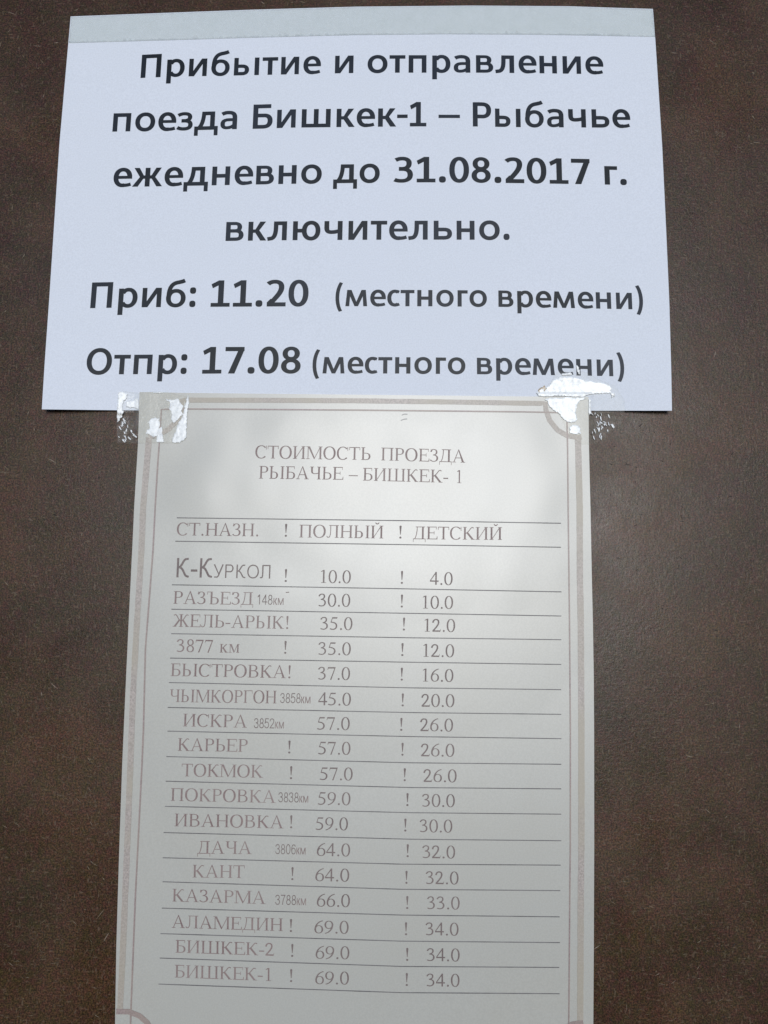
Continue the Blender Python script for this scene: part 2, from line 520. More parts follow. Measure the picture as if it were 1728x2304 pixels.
# --- heavy sans lettering of the upper notice (x-height 478, capitals 634)
def heavy():
    G = {}
    S = 128
    G['о'] = (624, ell(312, 239, 206, 202, wv=128, wh=96))
    G['н'] = (626, rect(78, 0, 206, 478) + rect(420, 0, 548, 478) + rect(206, 192, 420, 286))
    G['п'] = (638, rect(78, 0, 206, 478) + rect(432, 0, 560, 478) + rect(78, 382, 560, 478))
    G['и'] = (651, rect(78, 0, 200, 478) + rect(451, 0, 573, 478) + pg((100, 0), (226, 0), (551, 478), (425, 478)))
    G['р'] = (612, rect(78, -182, 206, 470) + ell(330, 239, 176, 202, 145, -145, 128, 92))
    G['е'] = (528, ell(285, 239, 179, 202, -8, 285, 128, 94) + st([(300, 40), ('C', 380, 36, 440, 46, 500, 68)], 90, 84) + rect(130, 206, 525, 280))
    G['б'] = (594, ell(297, 218, 191, 182, wv=126, wh=92) + st([(106, 240), ('C', 106, 470, 170, 580, 330, 606), ('C', 420, 622, 470, 634, 512, 656)], 112, 96))
    G['ы'] = (850, rect(78, 0, 200, 478) + st([(142, 250), ('L', 300, 250), ('C', 400, 250, 436, 210, 436, 150), ('C', 436, 80, 390, 46, 300, 46), ('L', 142, 46)], 120, 90) + rect(644, 0, 772, 478))
    G['ь'] = (600, rect(78, 0, 206, 478) + st([(142, 256), ('L', 350, 256), ('C', 460, 256, 497, 215, 497, 152), ('C', 497, 80, 450, 46, 340, 46), ('L', 142, 46)], 124, 92))
    G['т'] = (450, rect(10, 384, 440, 478) + rect(161, 0, 289, 400))
    G['а'] = (570, st([(86, 398), ('C', 140, 428, 190, 438, 250, 438), ('C', 380, 438, 431, 400, 431, 300), ('L', 431, 0)], 128, 90) +
              st([(431, 250), ('L', 280, 250), ('C', 150, 250, 106, 210, 106, 140), ('C', 106, 75, 140, 40, 220, 40), ('C', 320, 40, 400, 80, 440, 130)], 120, 78))
    G['в'] = (584, rect(78, 0, 200, 478) + st([(142, 438), ('L', 310, 438), ('C', 400, 438, 436, 400, 436, 350), ('C', 436, 290, 400, 255, 310, 255), ('L', 142, 255)], 122, 78) +
              st([(142, 252), ('L', 330, 252), ('C', 440, 252, 480, 205, 480, 145), ('C', 480, 75, 430, 42, 330, 42), ('L', 142, 42)], 128, 84))
    G['л'] = (603, rect(397, 0, 525, 478) + rect(180, 384, 525, 478) + st([(238, 440), ('L', 236, 300), ('C', 232, 120, 180, 46, 95, 46), ('L', 20, 34)], 118, 94))
    G['д'] = (677, rect(20, 0, 657, 94) + rect(20, -148, 124, 94) + rect(553, -148, 657, 94) + rect(440, 60, 568, 478) + rect(215, 384, 568, 478) +
              st([(270, 440), ('C', 262, 280, 235, 150, 150, 50)], 112, 100))
    G['з'] = (476, st([(48, 396), ('C', 110, 430, 160, 438, 215, 438), ('C', 320, 438, 368, 405, 368, 350), ('C', 368, 292, 320, 256, 215, 256), ('L', 140, 256)], 118, 84) +
              st([(140, 252), ('L', 220, 252), ('C', 340, 250, 388, 212, 388, 145), ('C', 388, 80, 330, 40, 215, 40), ('C', 140, 40, 90, 52, 34, 80)], 122, 86))
    half = pg((10, 0), (158, 0), (335, 262), (215, 262)) + pg((45, 478), (185, 478), (340, 222), (215, 222))
    mir = [[(804 - x, y) for x, y in q][::-1] for q in half]
    G['ж'] = (804, half + mir + rect(338, 0, 466, 478) + rect(240, 200, 564, 284))
    G['к'] = (566, rect(78, 0, 206, 478) + pg((385, 478), (535, 478), (350, 236), (215, 200)) + pg((215, 268), (345, 290), (558, 0), (402, 0)) + rect(206, 198, 300, 282))
    G['ш'] = (920, rect(78, 0, 206, 478) + rect(396, 0, 524, 478) + rect(714, 0, 842, 478) + rect(78, 0, 842, 94))
    G['ч'] = (611, st([(119, 478), ('L', 119, 310), ('C', 119, 225, 160, 198, 240, 198), ('C', 300, 198, 360, 205, 420, 222)], 128, 92) + rect(405, 0, 533, 478))
    G['ю'] = (845, rect(78, 0, 206, 478) + rect(200, 192, 360, 286) + ell(556, 239, 180, 202, wv=128, wh=96))
    G['с'] = (445, ell(278, 239, 172, 202, 58, 302, 128, 92) + st([(300, 440), ('C', 340, 440, 380, 432, 412, 416)], 90, 84) + st([(300, 38), ('C', 340, 38, 380, 46, 416, 66)], 90, 84))
    G['г'] = (405, rect(78, 0, 206, 478) + rect(78, 384, 392, 478))
    G['м'] = (774, pg((50, 0), (170, 0), (204, 478), (98, 478)) + pg((98, 478), (232, 478), (446, 0), (332, 0)) +
              pg((676, 478), (542, 478), (328, 0), (442, 0)) + pg((724, 0), (604, 0), (570, 478), (676, 478)))
    G['П'] = (721, rect(85, 0, 218, 634) + rect(503, 0, 636, 634) + rect(85, 532, 636, 634))
    G['Б'] = (640, rect(85, 0, 218, 634) + rect(85, 534, 556, 634) + st([(150, 345), ('L', 370, 345), ('C', 490, 345, 538, 290, 538, 200), ('C', 538, 100, 480, 49, 360, 49), ('L', 150, 49)], 132, 96))
    G['Р'] = (612, rect(85, 0, 218, 634) + st([(150, 586), ('L', 340, 586), ('C', 470, 586, 520, 520, 520, 425), ('C', 520, 320, 460, 262, 340, 262), ('L', 150, 262)], 132, 96))
    G['О'] = (746, ell(373, 317, 262, 280, wv=134, wh=100))
    G['0'] = (507, ell(253, 318, 166, 280, wv=126, wh=92, p=2.2))
    G['1'] = (507, rect(46, 0, 480, 92) + rect(206, 0, 334, 638) + pg((44, 545), (215, 638), (260, 638), (260, 545), (78, 448)))
    G['2'] = (507, st([(62, 545), ('C', 110, 588, 165, 600, 222, 600), ('C', 325, 600, 370, 545, 370, 468), ('C', 370, 360, 290, 260, 120, 70)], 126, 92) + rect(44, 0, 474, 98) + pg((44, 60), (44, 98), (130, 190), (220, 90)))
    G['3'] = (507, st([(66, 562), ('C', 120, 592, 165, 600, 218, 600), ('C', 330, 600, 376, 550, 376, 480), ('C', 376, 395, 320, 345, 215, 345), ('L', 140, 345)], 124, 90) +
              st([(140, 338), ('L', 225, 338), ('C', 350, 335, 404, 280, 404, 190), ('C', 404, 90, 330, 40, 205, 40), ('C', 140, 40, 90, 50, 42, 74)], 126, 90))
    G['7'] = (507, rect(42, 534, 474, 634) + pg((330, 540), (474, 570), (268, 0), (122, 0)))
    G['8'] = (507, ell(253, 474, 136, 124, wv=120, wh=84) + ell(253, 176, 160, 138, wv=124, wh=90))
    G['.'] = (267, disc(133, 74, 80))
    G[':'] = (276, disc(138, 74, 80) + disc(138, 404, 80))
    G['-'] = (306, rect(14, 222, 292, 312))
    G['–'] = (600, rect(10, 226, 590, 312))
    G['('] = (312, st([(225, 692), ('C', 70, 470, 70, 70, 215, -150)], 116, 60))
    G[')'] = (312, st([(87, 692), ('C', 242, 470, 242, 70, 97, -150)], 116, 60))
    G[' '] = (230, [])
    return G
FONT['heavy'] = heavy()

# --- roman lettering of the fare list (capitals 662)
def roman():
    G = {}
    T, H, sl = 92, 38, 26
    def stem(xc, y0=0, y1=662, w=T, top=True, bot=True, hs=105):
        q = rect(xc - w / 2, y0, xc + w / 2, y1)
        if top:
            q += rect(xc - hs, y1 - sl, xc + hs, y1)
        if bot:
            q += rect(xc - hs, y0, xc + hs, y0 + sl)
        return q
    def bowl(x, xr, y0, y1, w=T, t=34):
        m, r = (y0 + y1) / 2, (y1 - y0) / 2
        k = xr - w / 2
        s0 = lerp(x, k, 0.42)
        return st([(x, y1 - t / 2), ('L', s0, y1 - t / 2), ('C', lerp(s0, k, 0.7), y1 - t / 2, k, m + r * 0.55, k, m), ('C', k, m - r * 0.55, lerp(s0, k, 0.7), y0 + t / 2, s0, y0 + t / 2), ('L', x, y0 + t / 2)], w, t)
    G['С'] = (667, ell(350, 331, 272, 328, 42, 318, 96, 36) + rect(592, 462, 622, 664))
    G['Т'] = (611, stem(305, top=False) + rect(17, 624, 593, 662) + rect(17, 505, 44, 662) + rect(566, 505, 593, 662))
    G['О'] = (722, ell(361, 331, 276, 328, wv=104, wh=36))
    def ii():
        return stem(142) + stem(580) + pg((180, 40), (196, 110), (545, 622), (528, 550))
    G['И'] = (722, ii() + pg((175, 60), (195, 40), (548, 600), (526, 622)))
    G['Й'] = (722, G['И'][1] + st([(272, 830), ('C', 290, 730, 432, 730, 450, 830)], 40, 52))
    G['М'] = (889, stem(112, w=40, hs=95) + stem(768) + pg((96, 662), (205, 662), (478, 55), (430, 0)) + pg((425, 0), (455, 0), (770, 640), (730, 640)))
    G['Ь'] = (578, stem(150) + bowl(150, 540, 0, 372))
    G['П'] = (722, stem(142) + stem(580) + rect(40, 628, 682, 662))
    G['Р'] = (556, stem(145) + bowl(145, 520, 318, 662))
    def ee(xr=597):
        return stem(145) + rect(60, 626, 556, 662) + rect(532, 520, 556, 662) + rect(60, 0, xr, 34) + pg((545, 0), (xr, 0), (xr + 4, 160), (575, 160)) + rect(145, 324, 440, 356) + rect(414, 255, 440, 425)
    G['Е'] = (611, ee())
    G['З'] = (502, st([(75, 520), ('C', 95, 610, 150, 645, 225, 645), ('C', 320, 645, 372, 590, 372, 515), ('C', 372, 425, 320, 362, 180, 356)], 84, 34) +
              st([(180, 352), ('C', 330, 352, 412, 300, 412, 190), ('C', 412, 80, 330, 17, 215, 17), ('C', 140, 17, 90, 45, 42, 96)], 92, 36) + rect(58, 505, 82, 660))
    G['Д'] = (690, rect(20, 0, 672, 34) + rect(20, -150, 46, 34) + rect(646, -150, 672, 34) + rect(480, 10, 480 + T, 662) + st([(232, 645), ('C', 232, 400, 190, 150, 110, 24)], 42, 36) + rect(150, 628, 640, 662))
    G['А'] = (722, pg((82, 10), (124, 10), (368, 640), (345, 676)) + pg((330, 676), (372, 676), (650, 0), (540, 0)) + rect(200, 218, 500, 250) + rect(12, 0, 214, sl) + rect(462, 0, 708, sl))
    G['Ы'] = (880, stem(142) + bowl(142, 500, 0, 372) + stem(735))
    G['Б'] = (582, stem(145) + rect(45, 626, 510, 662) + rect(484, 520, 510, 662) + bowl(145, 540, 0, 378))
    G['Ч'] = (660, st([(140, 662), ('L', 140, 440), ('C', 140, 340, 190, 296, 290, 296), ('C', 380, 296, 450, 315, 520, 345)], T, 36) + rect(40, 636, 245, 662) + stem(520))
    G['Ш'] = (1010, stem(142) + stem(505) + stem(868) + rect(40, 0, 970, 34))
    G['К'] = (667, stem(142) + st([(185, 330), ('C', 330, 370, 420, 600, 500, 632), ('C', 540, 645, 570, 620, 600, 600)], 46, 44) + pg((215, 345), (310, 385), (600, 20), (640, 0), (500, 0)) + rect(462, 0, 664, sl))
    G['Н'] = (722, stem(142) + stem(580) + rect(142, 318, 580, 352))
    G['Л'] = (690, stem(545) + rect(145, 628, 645, 662) + st([(222, 645), ('L', 222, 360), ('C', 222, 110, 180, 20, 100, 20), ('C', 60, 20, 40, 45, 32, 90)], 42, 40))
    arm = st([(405, 335), ('C', 290, 380, 230, 600, 160, 632), ('C', 120, 645, 90, 620, 62, 600)], 46, 44) + pg((395, 350), (330, 392), (60, 20), (30, 0), (160, 0)) + rect(10, 0, 210, sl)
    G['Ж'] = (896, stem(448) + arm + [[(896 - x, y) for x, y in q][::-1] for q in arm])
    G['Ъ'] = (702, stem(270, top=False) + rect(40, 626, 330, 662) + rect(40, 510, 66, 662) + bowl(270, 660, 0, 372))
    G['В'] = (640, stem(145) + bowl(145, 515, 342, 662, 84) + bowl(145, 575, 0, 370))
    G['Г'] = (578, stem(145) + rect(45, 626, 548, 662) + rect(520, 500, 548, 662))
    G['0'] = (500, ell(250, 331, 182, 328, wv=84, wh=34, p=2.1))
    G['1'] = (500, rect(222, 0, 304, 676) + rect(130, 0, 396, 24) + pg((112, 600), (225, 676), (260, 676), (225, 612), (118, 572)))
    G['2'] = (500, st([(50, 470), ('C', 75, 600, 135, 640, 215, 640), ('C', 310, 640, 350, 580, 350, 500), ('C', 350, 380, 260, 260, 70, 55)], 82, 62) + rect(32, 0, 440, 72) + pg((420, 0), (440, 0), (472, 140), (450, 140)))
    G['3'] = (500, st([(52, 530), ('C', 85, 610, 140, 645, 210, 645), ('C', 300, 645, 340, 600, 340, 530), ('C', 340, 450, 290, 390, 160, 365)], 76, 52) +
              st([(150, 370), ('C', 310, 365, 388, 300, 388, 200), ('C', 388, 90, 300, 24, 190, 24), ('C', 120, 24, 90, 50, 42, 56)], 82, 50))
    G['4'] = (500, pg((12, 225), (20, 165), (330, 600), (316, 676)) + rect(12, 158, 474, 226) + rect(294, 0, 374, 676))
    G['5'] = (500, pg((160, 662), (430, 662), (405, 590), (150, 590)) + pg((150, 662), (185, 662), (112, 395), (66, 380)) + st([(75, 400), ('C', 270, 400, 386, 330, 386, 205), ('C', 386, 95, 300, 24, 180, 24), ('C', 120, 24, 95, 45, 36, 52)], 82, 56))
    six = ell(252, 212, 176, 196, wv=82, wh=34) + st([(76, 220), ('C', 86, 430, 210, 610, 446, 664)], 80, 40)
    G['6'] = (500, six)
    G['9'] = (500, [[(500 - x, 664 - y) for x, y in q] for q in six])
    G['7'] = (500, pg((48, 662), (449, 662), (449, 640), (430, 588), (70, 588), (30, 500), (20, 512)) + pg((388, 600), (449, 645), (235, -8), (170, -8)))
    G['8'] = (500, ell(250, 510, 134, 148, wv=74, wh=40) + ell(250, 175, 156, 160, wv=78, wh=40))
    G['.'] = (250, disc(125, 44, 52, 2))
    G['!'] = (333, disc(166, 44, 54, 2) + pg((112, 640), (140, 680), (192, 680), (220, 640), (180, 195), (152, 195)))
    G['-'] = (333, rect(36, 196, 296, 254))
    G['–'] = (500, rect(0, 202, 500, 246))
    G['к'] = (500, rect(60, 0, 140, 450) + rect(10, 0, 200, 24) + rect(10, 426, 200, 450) + st([(130, 225), ('C', 260, 250, 290, 420, 400, 425)], 50, 44) + pg((160, 235), (235, 270), (440, 0), (330, 0)) + rect(300, 0, 480, 24))
    G['м'] = (640, rect(80, 0, 114, 450) + rect(20, 0, 180, 24) + rect(20, 426, 170, 450) + pg((80, 450), (175, 450), (345, 60), (305, 0)) + pg((305, 0), (330, 0), (535, 450), (495, 450)) + rect(490, 0, 568, 450) + rect(440, 0, 620, 24) + rect(500, 426, 620, 450))
    G[' '] = (250, [])
    return G
FONT['roman'] = roman()

# --- plain sans lettering of the kilometre marks and the first station (capitals 716)
def plain(w):
    G = {}
    h = w * 0.86
    G['К'] = (640, rect(75, 0, 75 + w, 716) + st([(150, 372), ('C', 300, 380, 330, 690, 470, 680), ('L', 560, 690)], w, h) + st([(180, 372), ('C', 350, 370, 400, 60, 500, 45), ('L', 590, 25)], w, h))
    G['-'] = (333, rect(30, 215, 303, 215 + h * 1.1))
    G['У'] = (600, pg((10, 716), (10 + w * 1.1, 716), (350, 190), (290, 190)) + st([(545, 716), ('L', 330, 190), ('C', 290, 80, 250, 40, 190, 40), ('L', 70, 46)], w, h))
    G['Р'] = (640, rect(80, 0, 80 + w, 716) + st([(110, 716 - h / 2), ('L', 360, 716 - h / 2), ('C', 560, 716 - h / 2, 560, 335, 360, 335), ('L', 110, 335)], w, h))
    G['О'] = (760, ell(380, 358, 330 - w / 2, 366 - h / 2, wv=w, wh=h))
    G['Л'] = (680, rect(600 - w, 0, 600, 716) + rect(150, 716 - h, 600, 716) + st([(170, 700), ('L', 170, 300), ('C', 170, 100, 150, 40, 90, 40), ('L', 20, 36)], w, h))
    G['0'] = (556, ell(278, 358, 235 - w / 2, 366 - h / 2, wv=w, wh=h))
    G['1'] = (556, rect(270, 0, 270 + w, 716) + pg((270 + w, 716), (270, 716), (110, 600), (110, 500), (300, 610)))
    G['2'] = (556, st([(60, 500), ('C', 75, 650, 160, 680, 275, 680), ('C', 400, 680, 460, 610, 460, 515), ('C', 460, 380, 300, 280, 90, 50)], w, h) + rect(35, 0, 510, h))
    up = st([(60, 530), ('C', 90, 650, 160, 680, 260, 680), ('C', 380, 680, 430, 620, 430, 530), ('C', 430, 430, 370, 385, 220, 385)], w, h)
    G['3'] = (556, up + st([(220, 380), ('C', 400, 380, 460, 310, 460, 210), ('C', 460, 90, 380, 30, 260, 30), ('C', 150, 30, 80, 80, 50, 190)], w, h))
    G['4'] = (556, rect(20, 160, 540, 160 + h) + pg((20, 160), (20, 250), (330, 716), (410, 716), (410, 640)) + rect(410 - w, 0, 410, 716))
    G['5'] = (556, rect(110, 716 - h, 490, 716) + pg((110, 716), (110 + w, 716), (60 + w, 340), (50, 330)) + st([(60, 360), ('C', 150, 440, 230, 450, 280, 450), ('C', 400, 450, 470, 370, 470, 245), ('C', 470, 110, 380, 30, 265, 30), ('C', 150, 30, 80, 90, 50, 190)], w, h))
    six = ell(290, 230, 225 - w / 2, 236 - h / 2, wv=w, wh=h) + st([(90, 240), ('C', 85, 540, 160, 680, 310, 680), ('C', 400, 680, 450, 640, 475, 550)], w, h)
    G['6'] = (556, six)
    G['7'] = (556, rect(45, 716 - h, 510, 716) + st([(480, 690), ('C', 350, 520, 250, 300, 220, 0)], w, w))
    G['8'] = (556, ell(278, 525, 190 - w / 2, 190 - h / 2, wv=w, wh=h) + ell(278, 195, 230 - w / 2, 200 - h / 2, wv=w, wh=h))
    G['к'] = (440, rect(65, 0, 65 + w, 519) + pg((150, 230), (310, 519), (420, 519), (240, 250)) + pg((150, 300), (250, 300), (430, 0), (320, 0)))
    G['м'] = (690, rect(65, 0, 65 + w, 519) + rect(625 - w, 0, 625, 519) + pg((65, 519), (165, 519), (385, 0), (305, 0)) + pg((625, 519), (525, 519), (305, 0), (385, 0)))
    G[' '] = (278, [])
    return G
FONT['plain'] = plain(74)
FONT['plain_bold'] = plain(88)

_cache = {}
def glyph(font, ch):
    """one clean non-overlapping triangulation of the union of a letter's strokes"""
    k = (font, ch)
    if k in _cache:
        return _cache[k]
    adv, polys = FONT[font][ch]
    if not polys:
        _cache[k] = (adv, [], [])
        return _cache[k]
    vs, fs = [], []
    for q in polys:
        area = sum(q[i - 1][0] * q[i][1] - q[i][0] * q[i - 1][1] for i in range(len(q)))
        if abs(area) < 1e-6:
            continue
        if area < 0:
            q = q[::-1]
        b = len(vs)
        vs += [Vector((x, y)) for x, y in q]
        fs.append(list(range(b, b + len(q))))
    ov, oe, of, a, b2, src = delaunay_2d_cdt(vs, [], fs, 0, 0.01)
    tris = [f for f, s in zip(of, src) if s]
    used = sorted({i for f in tris for i in f})
    mp = {o: n for n, o in enumerate(used)}
    _cache[k] = (adv, [(ov[i].x, ov[i].y) for i in used], [tuple(mp[i] for i in f) for f in tris])
    return _cache[k]

def layout(text, font):
    x, out = 0.0, []
    lo, hi = 1e9, -1e9
    for ch in text:
        adv, vs, fs = glyph(font, ch)
        if vs:
            lo = min(lo, x + min(v[0] for v in vs))
            hi = max(hi, x + max(v[0] for v in vs))
        out.append((x, vs, fs))
        x += adv
    return out, lo, hi

def write(parent, name, text, font, x0, x1, base, unit, hf, mat, lean, jitter=0.0, lift=0.00011):
    """set a word between x0 and x1 on a baseline (polyline), unit = photo px per 1000 em units upward"""
    lay, lo, hi = layout(text, font)
    sx = (x1 - x0) / (hi - lo)
    V, F = [], []
    for gx, vs, fs in lay:
        b = len(V)
        for vx, vy in vs:
            X = x0 + (gx + vx - lo) * sx
            Y = poly_at(base, X, 0, 1)
            up = vy * unit / 1000.0
            px, py = X + lean(X, Y) * up, Y - up
            V.append(on_board(px, py, hf(px, py) + lift))
        F += [tuple(i + b for i in f) for f in fs]
    return child(parent, name, V, F, mat, smooth=False)

def ribbon(parent, name, pts, w, hf, mat, lift=0.00013, step=8.0):
    """printed line of width w (photo px) along a polyline, finely split to follow the sheet"""
    P = []
    for p, q in zip(pts, pts[1:]):
        L = math.hypot(q[0] - p[0], q[1] - p[1])
        n = max(1, int(L / step))
        for k in range(n):
            P.append((lerp(p[0], q[0], k / n), lerp(p[1], q[1], k / n)))
    P.append(pts[-1])
    V, F = [], []
    for i, p in enumerate(P):
        a, b = P[max(i - 1, 0)], P[min(i + 1, len(P) - 1)]
        dx, dy = b[0] - a[0], b[1] - a[1]
        l = math.hypot(dx, dy) or 1
        ww = w * (1 + 0.10 * noise.noise(Vector((p[0] * 0.05, p[1] * 0.05, w))))
        for s in (-0.5, 0.5):
            x, y = p[0] - dy / l * ww * s, p[1] + dx / l * ww * s
            V.append(on_board(x, y, hf(x, y) + lift))
    for i in range(len(P) - 1):
        F.append((2 * i, 2 * i + 1, 2 * i + 3, 2 * i + 2))
    return child(parent, name, V, F, mat)

# ------------------------------------------------------------------ upper notice: lettering
lean_a = lambda x, y: 0.088 - 0.138 * (x - 130) / 1350.0
BL = [
    [(316, 175.3), (365, 173), (436, 171.3), (560, 169), (690, 166.3), (775, 164.3), (890, 163.3), (1085, 163.3), (1235, 164.8), (1358, 166.8)],
    [(252, 296), (290, 295.3), (400, 293.7), (520, 290.5), (590, 289.3), (650, 287), (770, 285.6), (940, 284.1), (1075, 284.3), (1140, 285.6), (1300, 286.5), (1419, 287.3)],
    [(254, 420.5), (330, 419.5), (520, 416), (660, 413.3), (830, 411), (960, 410), (1060, 410.5), (1180, 412), (1260, 413.3), (1370, 415.2), (1411, 416)],
    [(507, 542), (560, 541.4), (650, 540.3), (850, 539.2), (1000, 539), (1147, 539.4)],
    [(202, 693.3), (250, 692.3), (335, 691), (500, 690), (690, 689), (800, 688.8), (960, 689), (1130, 690.3), (1270, 692.7), (1360, 694.5), (1448, 696.2)],
    [(192, 842.3), (280, 842), (420, 841), (500, 840.3), (680, 840), (900, 840.3), (1085, 842), (1220, 843.6), (1315, 845), (1405, 847)],
]
XH = 478.0
WORDS = [
    ('Прибытие', 0, 316, 721.7, 39.3), ('и', 0, 753.3, 795, 39.3), ('отправление', 0, 826.7, 1358.3, 39.2),
    ('поезда', 1, 252.7, 532.7, 41), ('Бишкек-1', 1, 568.3, 959.3, 41), ('–', 1, 986.7, 1035, 40), ('Рыбачье', 1, 1064, 1419, 41),
    ('ежедневно', 2, 254, 723.5, 42), ('до', 2, 749.5, 854.2, 42), ('31.08.2017', 2, 885, 1328.3, 42.8), ('г.', 2, 1361, 1410.7, 41.5),
    ('включительно.', 3, 507.3, 1146.7, 42.5),
    ('Приб:', 4, 202.7, 439.3, 43.5), ('11.20', 4, 473.3, 693.3, 44.4), ('(местного', 4, 754.3, 1095.7, 36.6), ('времени)', 4, 1121.7, 1447.7, 36.8),
    ('Отпр:', 5, 192.7, 419.5, 43.8), ('17.08', 5, 454.3, 675.9, 45), ('(местного', 5, 702.6, 1047.3, 36.8), ('времени)', 5, 1073.3, 1405.3, 37),
]
for t, li, a, b, xh in WORDS:
    write(ta, 'printed_word', t, 'heavy', a, b, BL[li], xh / XH * 1000.0, h_a, MAT['toner'], lean_a)

# ------------------------------------------------------------------ lower notice: border, rules, lettering
ribbon(tb, 'border_band', [(1308.5, 983), (1301, 984.5), (1277, 980.5), (1254.5, 967.5), (1237, 946), (1228.5, 922), (1227, 907.5), (1180, 907), (1000, 904), (800, 901.5), (600, 900.5), (425, 900), (409, 901), (408, 922), (398, 947), (380, 965), (358, 978), (335, 984)], 11, h_b, MAT['band'])
ribbon(tb, 'border_band', [(334.8, 984), (334, 1000), (322, 1140), (318, 1240), (308, 1400), (299, 1563), (293, 1727), (285, 1931), (276.5, 2136), (270, 2270)], 13.5, h_b, MAT['band'])
ribbon(tb, 'border_band', [(1300.7, 984), (1301, 1000), (1304.5, 1140), (1305, 1300), (1307, 1400), (1308.3, 1650), (1308.3, 1900), (1307, 2000), (1305.5, 2296)], 14, h_b, MAT['band'])
ribbon(tb, 'border_band', [(261.5, 2276), (290, 2276.5), (314, 2286), (331, 2301), (343, 2322), (347, 2336)], 12.5, h_b, MAT['line'], 0.00016)
ribbon(tb, 'border_band', [(1312.5, 2301), (1287, 2305), (1265, 2316), (1250, 2336)], 12.5, h_b, MAT['line'], 0.00016)
ribbon(tb, 'border_line', [(355, 1040), (349, 1140), (344, 1240), (327, 1460), (322.5, 1645), (319, 1727), (310.8, 1890), (304.6, 2013), (300.6, 2115), (295, 2259), (292.5, 2336)], 3.6, h_b, MAT['line'], 0.00018)
ribbon(tb, 'border_line', [(355, 1040), (358, 1000), (363, 921), (425, 920), (800, 922.5), (1180, 926.5), (1275.6, 928.5), (1277.3, 1010), (1278.5, 1140), (1281.6, 1400), (1283.5, 1650), (1283.3, 1900), (1282.3, 2000), (1280, 2290), (1279.5, 2336)], 3.2, h_b, MAT['line'], 0.00018)

RULES = [
    [(397.7, 1165), (933, 1171.7), (1262.3, 1177.3)], [(394.3, 1217.7), (933, 1225.7), (1262.3, 1231.3)], [(386.7, 1315.7), (923, 1325), (1263.3, 1331.7)],
    [(385.7, 1370.7), (923, 1380), (1263, 1386)], [(385, 1425.7), (923, 1435), (1263, 1439.3)], [(382.7, 1480.7), (923, 1490), (1263, 1495)],
    [(380, 1535.7), (923, 1547.7), (1262.6, 1551.7)], [(377.3, 1591.7), (923, 1603.3), (1263, 1607.3)], [(376.7, 1645), (923, 1657.3), (1263.3, 1662)],
    [(374.3, 1702.3), (923, 1716.3), (1263, 1719.7)], [(372.7, 1757.7), (923, 1772), (1263, 1775)], [(371, 1814.3), (923, 1828.6), (1263, 1832)],
    [(368, 1873.3), (923, 1888.3), (1263, 1891.7)], [(366, 1930), (903, 1944.4), (1261.7, 1946.7)], [(365.7, 1984), (903, 2001), (1260.7, 2004)],
    [(364, 2043.3), (903, 2059), (1259.3, 2063)], [(361, 2100.7), (903, 2117.7), (1260, 2121)], [(359.3, 2155.7), (903, 2174.6), (1258.3, 2176.9)], [(356.7, 2214.3), (903, 2233.6), (1259, 2236)],
]
for r in RULES:
    ribbon(tb, 'ruled_line', r, 2.1, h_b, MAT['rule'])

def lean_b(x, y):
    l = lerp(0.052, 0.016, sstep(1300, 2300, y))
    return lerp(l, -0.004, (x - 290) / 1040.0)

CAP = 662.0
def roman_word(t, x0, x1, y0, y1, cap=28.4, mat='faded', name='printed_word'):
    write(tb, name, t, 'roman', x0, x1, [(x0, y0), (x1, y1)], cap / CAP * 1000.0, h_b, MAT[mat], lean_b)
def plain_word(t, x0, x1, y0, y1, cap, font='plain', mat='faded_dark'):
    write(tb, 'printed_word', t, font, x0, x1, [(x0, y0), (x1, y1)], cap / 716.0 * 1000.0, h_b, MAT[mat], lean_b)
def mark(xc, y, h=28.8):
    write(tb, 'printed_mark', '!', 'roman', xc - 2.5, xc + 2.5, [(xc - 3, y), (xc + 3, y)], h / 680.0 * 1000, h_b, MAT['faded_dark'], lean_b)
def fare(t, x0, x1, y):
    write(tb, 'printed_number', t, 'roman', x0, x1, [(x0, y), (x1, y + 0.9)], 29.0 / 676.0 * 1000, h_b, MAT['faded_dark'], lean_b)

for a in [('СТОИМОСТЬ', 574, 833.3, 1030.7, 1035), ('ПРОЕЗДА', 857.7, 1046.7, 1035.5, 1040.7), ('РЫБАЧЬЕ', 582.7, 772.3, 1076.7, 1079.3), ('–', 784.3, 805, 1079.5, 1080),
          ('БИШКЕК-', 816.7, 1008.3, 1081, 1086), ('1', 1028.3, 1038, 1086.5, 1087), ('СТ.НАЗН.', 397.3, 580.7, 1204.3, 1206.7), ('ПОЛНЫЙ', 673.3, 862.3, 1209, 1211.3), ('ДЕТСКИЙ', 929.3, 1129.3, 1213, 1214.7),
          ('РАЗЪЕЗД', 390, 569.3, 1358.3, 1361), ('ЖЕЛЬ-АРЫК!', 388.3, 648.3, 1410, 1415), ('3877', 396.7, 478.3, 1466.7, 1468.3), ('БЫСТРОВКА!', 384, 653.3, 1521, 1526),
          ('ЧЫМКОРГОН', 381.7, 621.7, 1579.3, 1582.7), ('ИСКРА', 411.7, 555.7, 1634.3, 1637.3), ('КАРЬЕР', 400, 556.7, 1689.3, 1691.7), ('ТОКМОК', 408.3, 591.7, 1746.7, 1750),
          ('ПОКРОВКА', 384.3, 620, 1801.7, 1806.7), ('ИВАНОВКА', 392.7, 637.7, 1859, 1864), ('ДАЧА', 444, 566, 1920.7, 1921.7), ('КАНТ', 433.3, 550, 1974.3, 1975.7),
          ('КАЗАРМА', 387.7, 597.3, 2028.3, 2034), ('АЛАМЕДИН', 386, 636, 2087.3, 2095), ('БИШКЕК-2', 395, 616.7, 2143.3, 2150.7), ('БИШКЕК-1', 393.3, 610, 2199.3, 2207.3)]:
    roman_word(*a)
roman_word('км', 494, 538.3, 1468.2, 1468.6, 28.4)
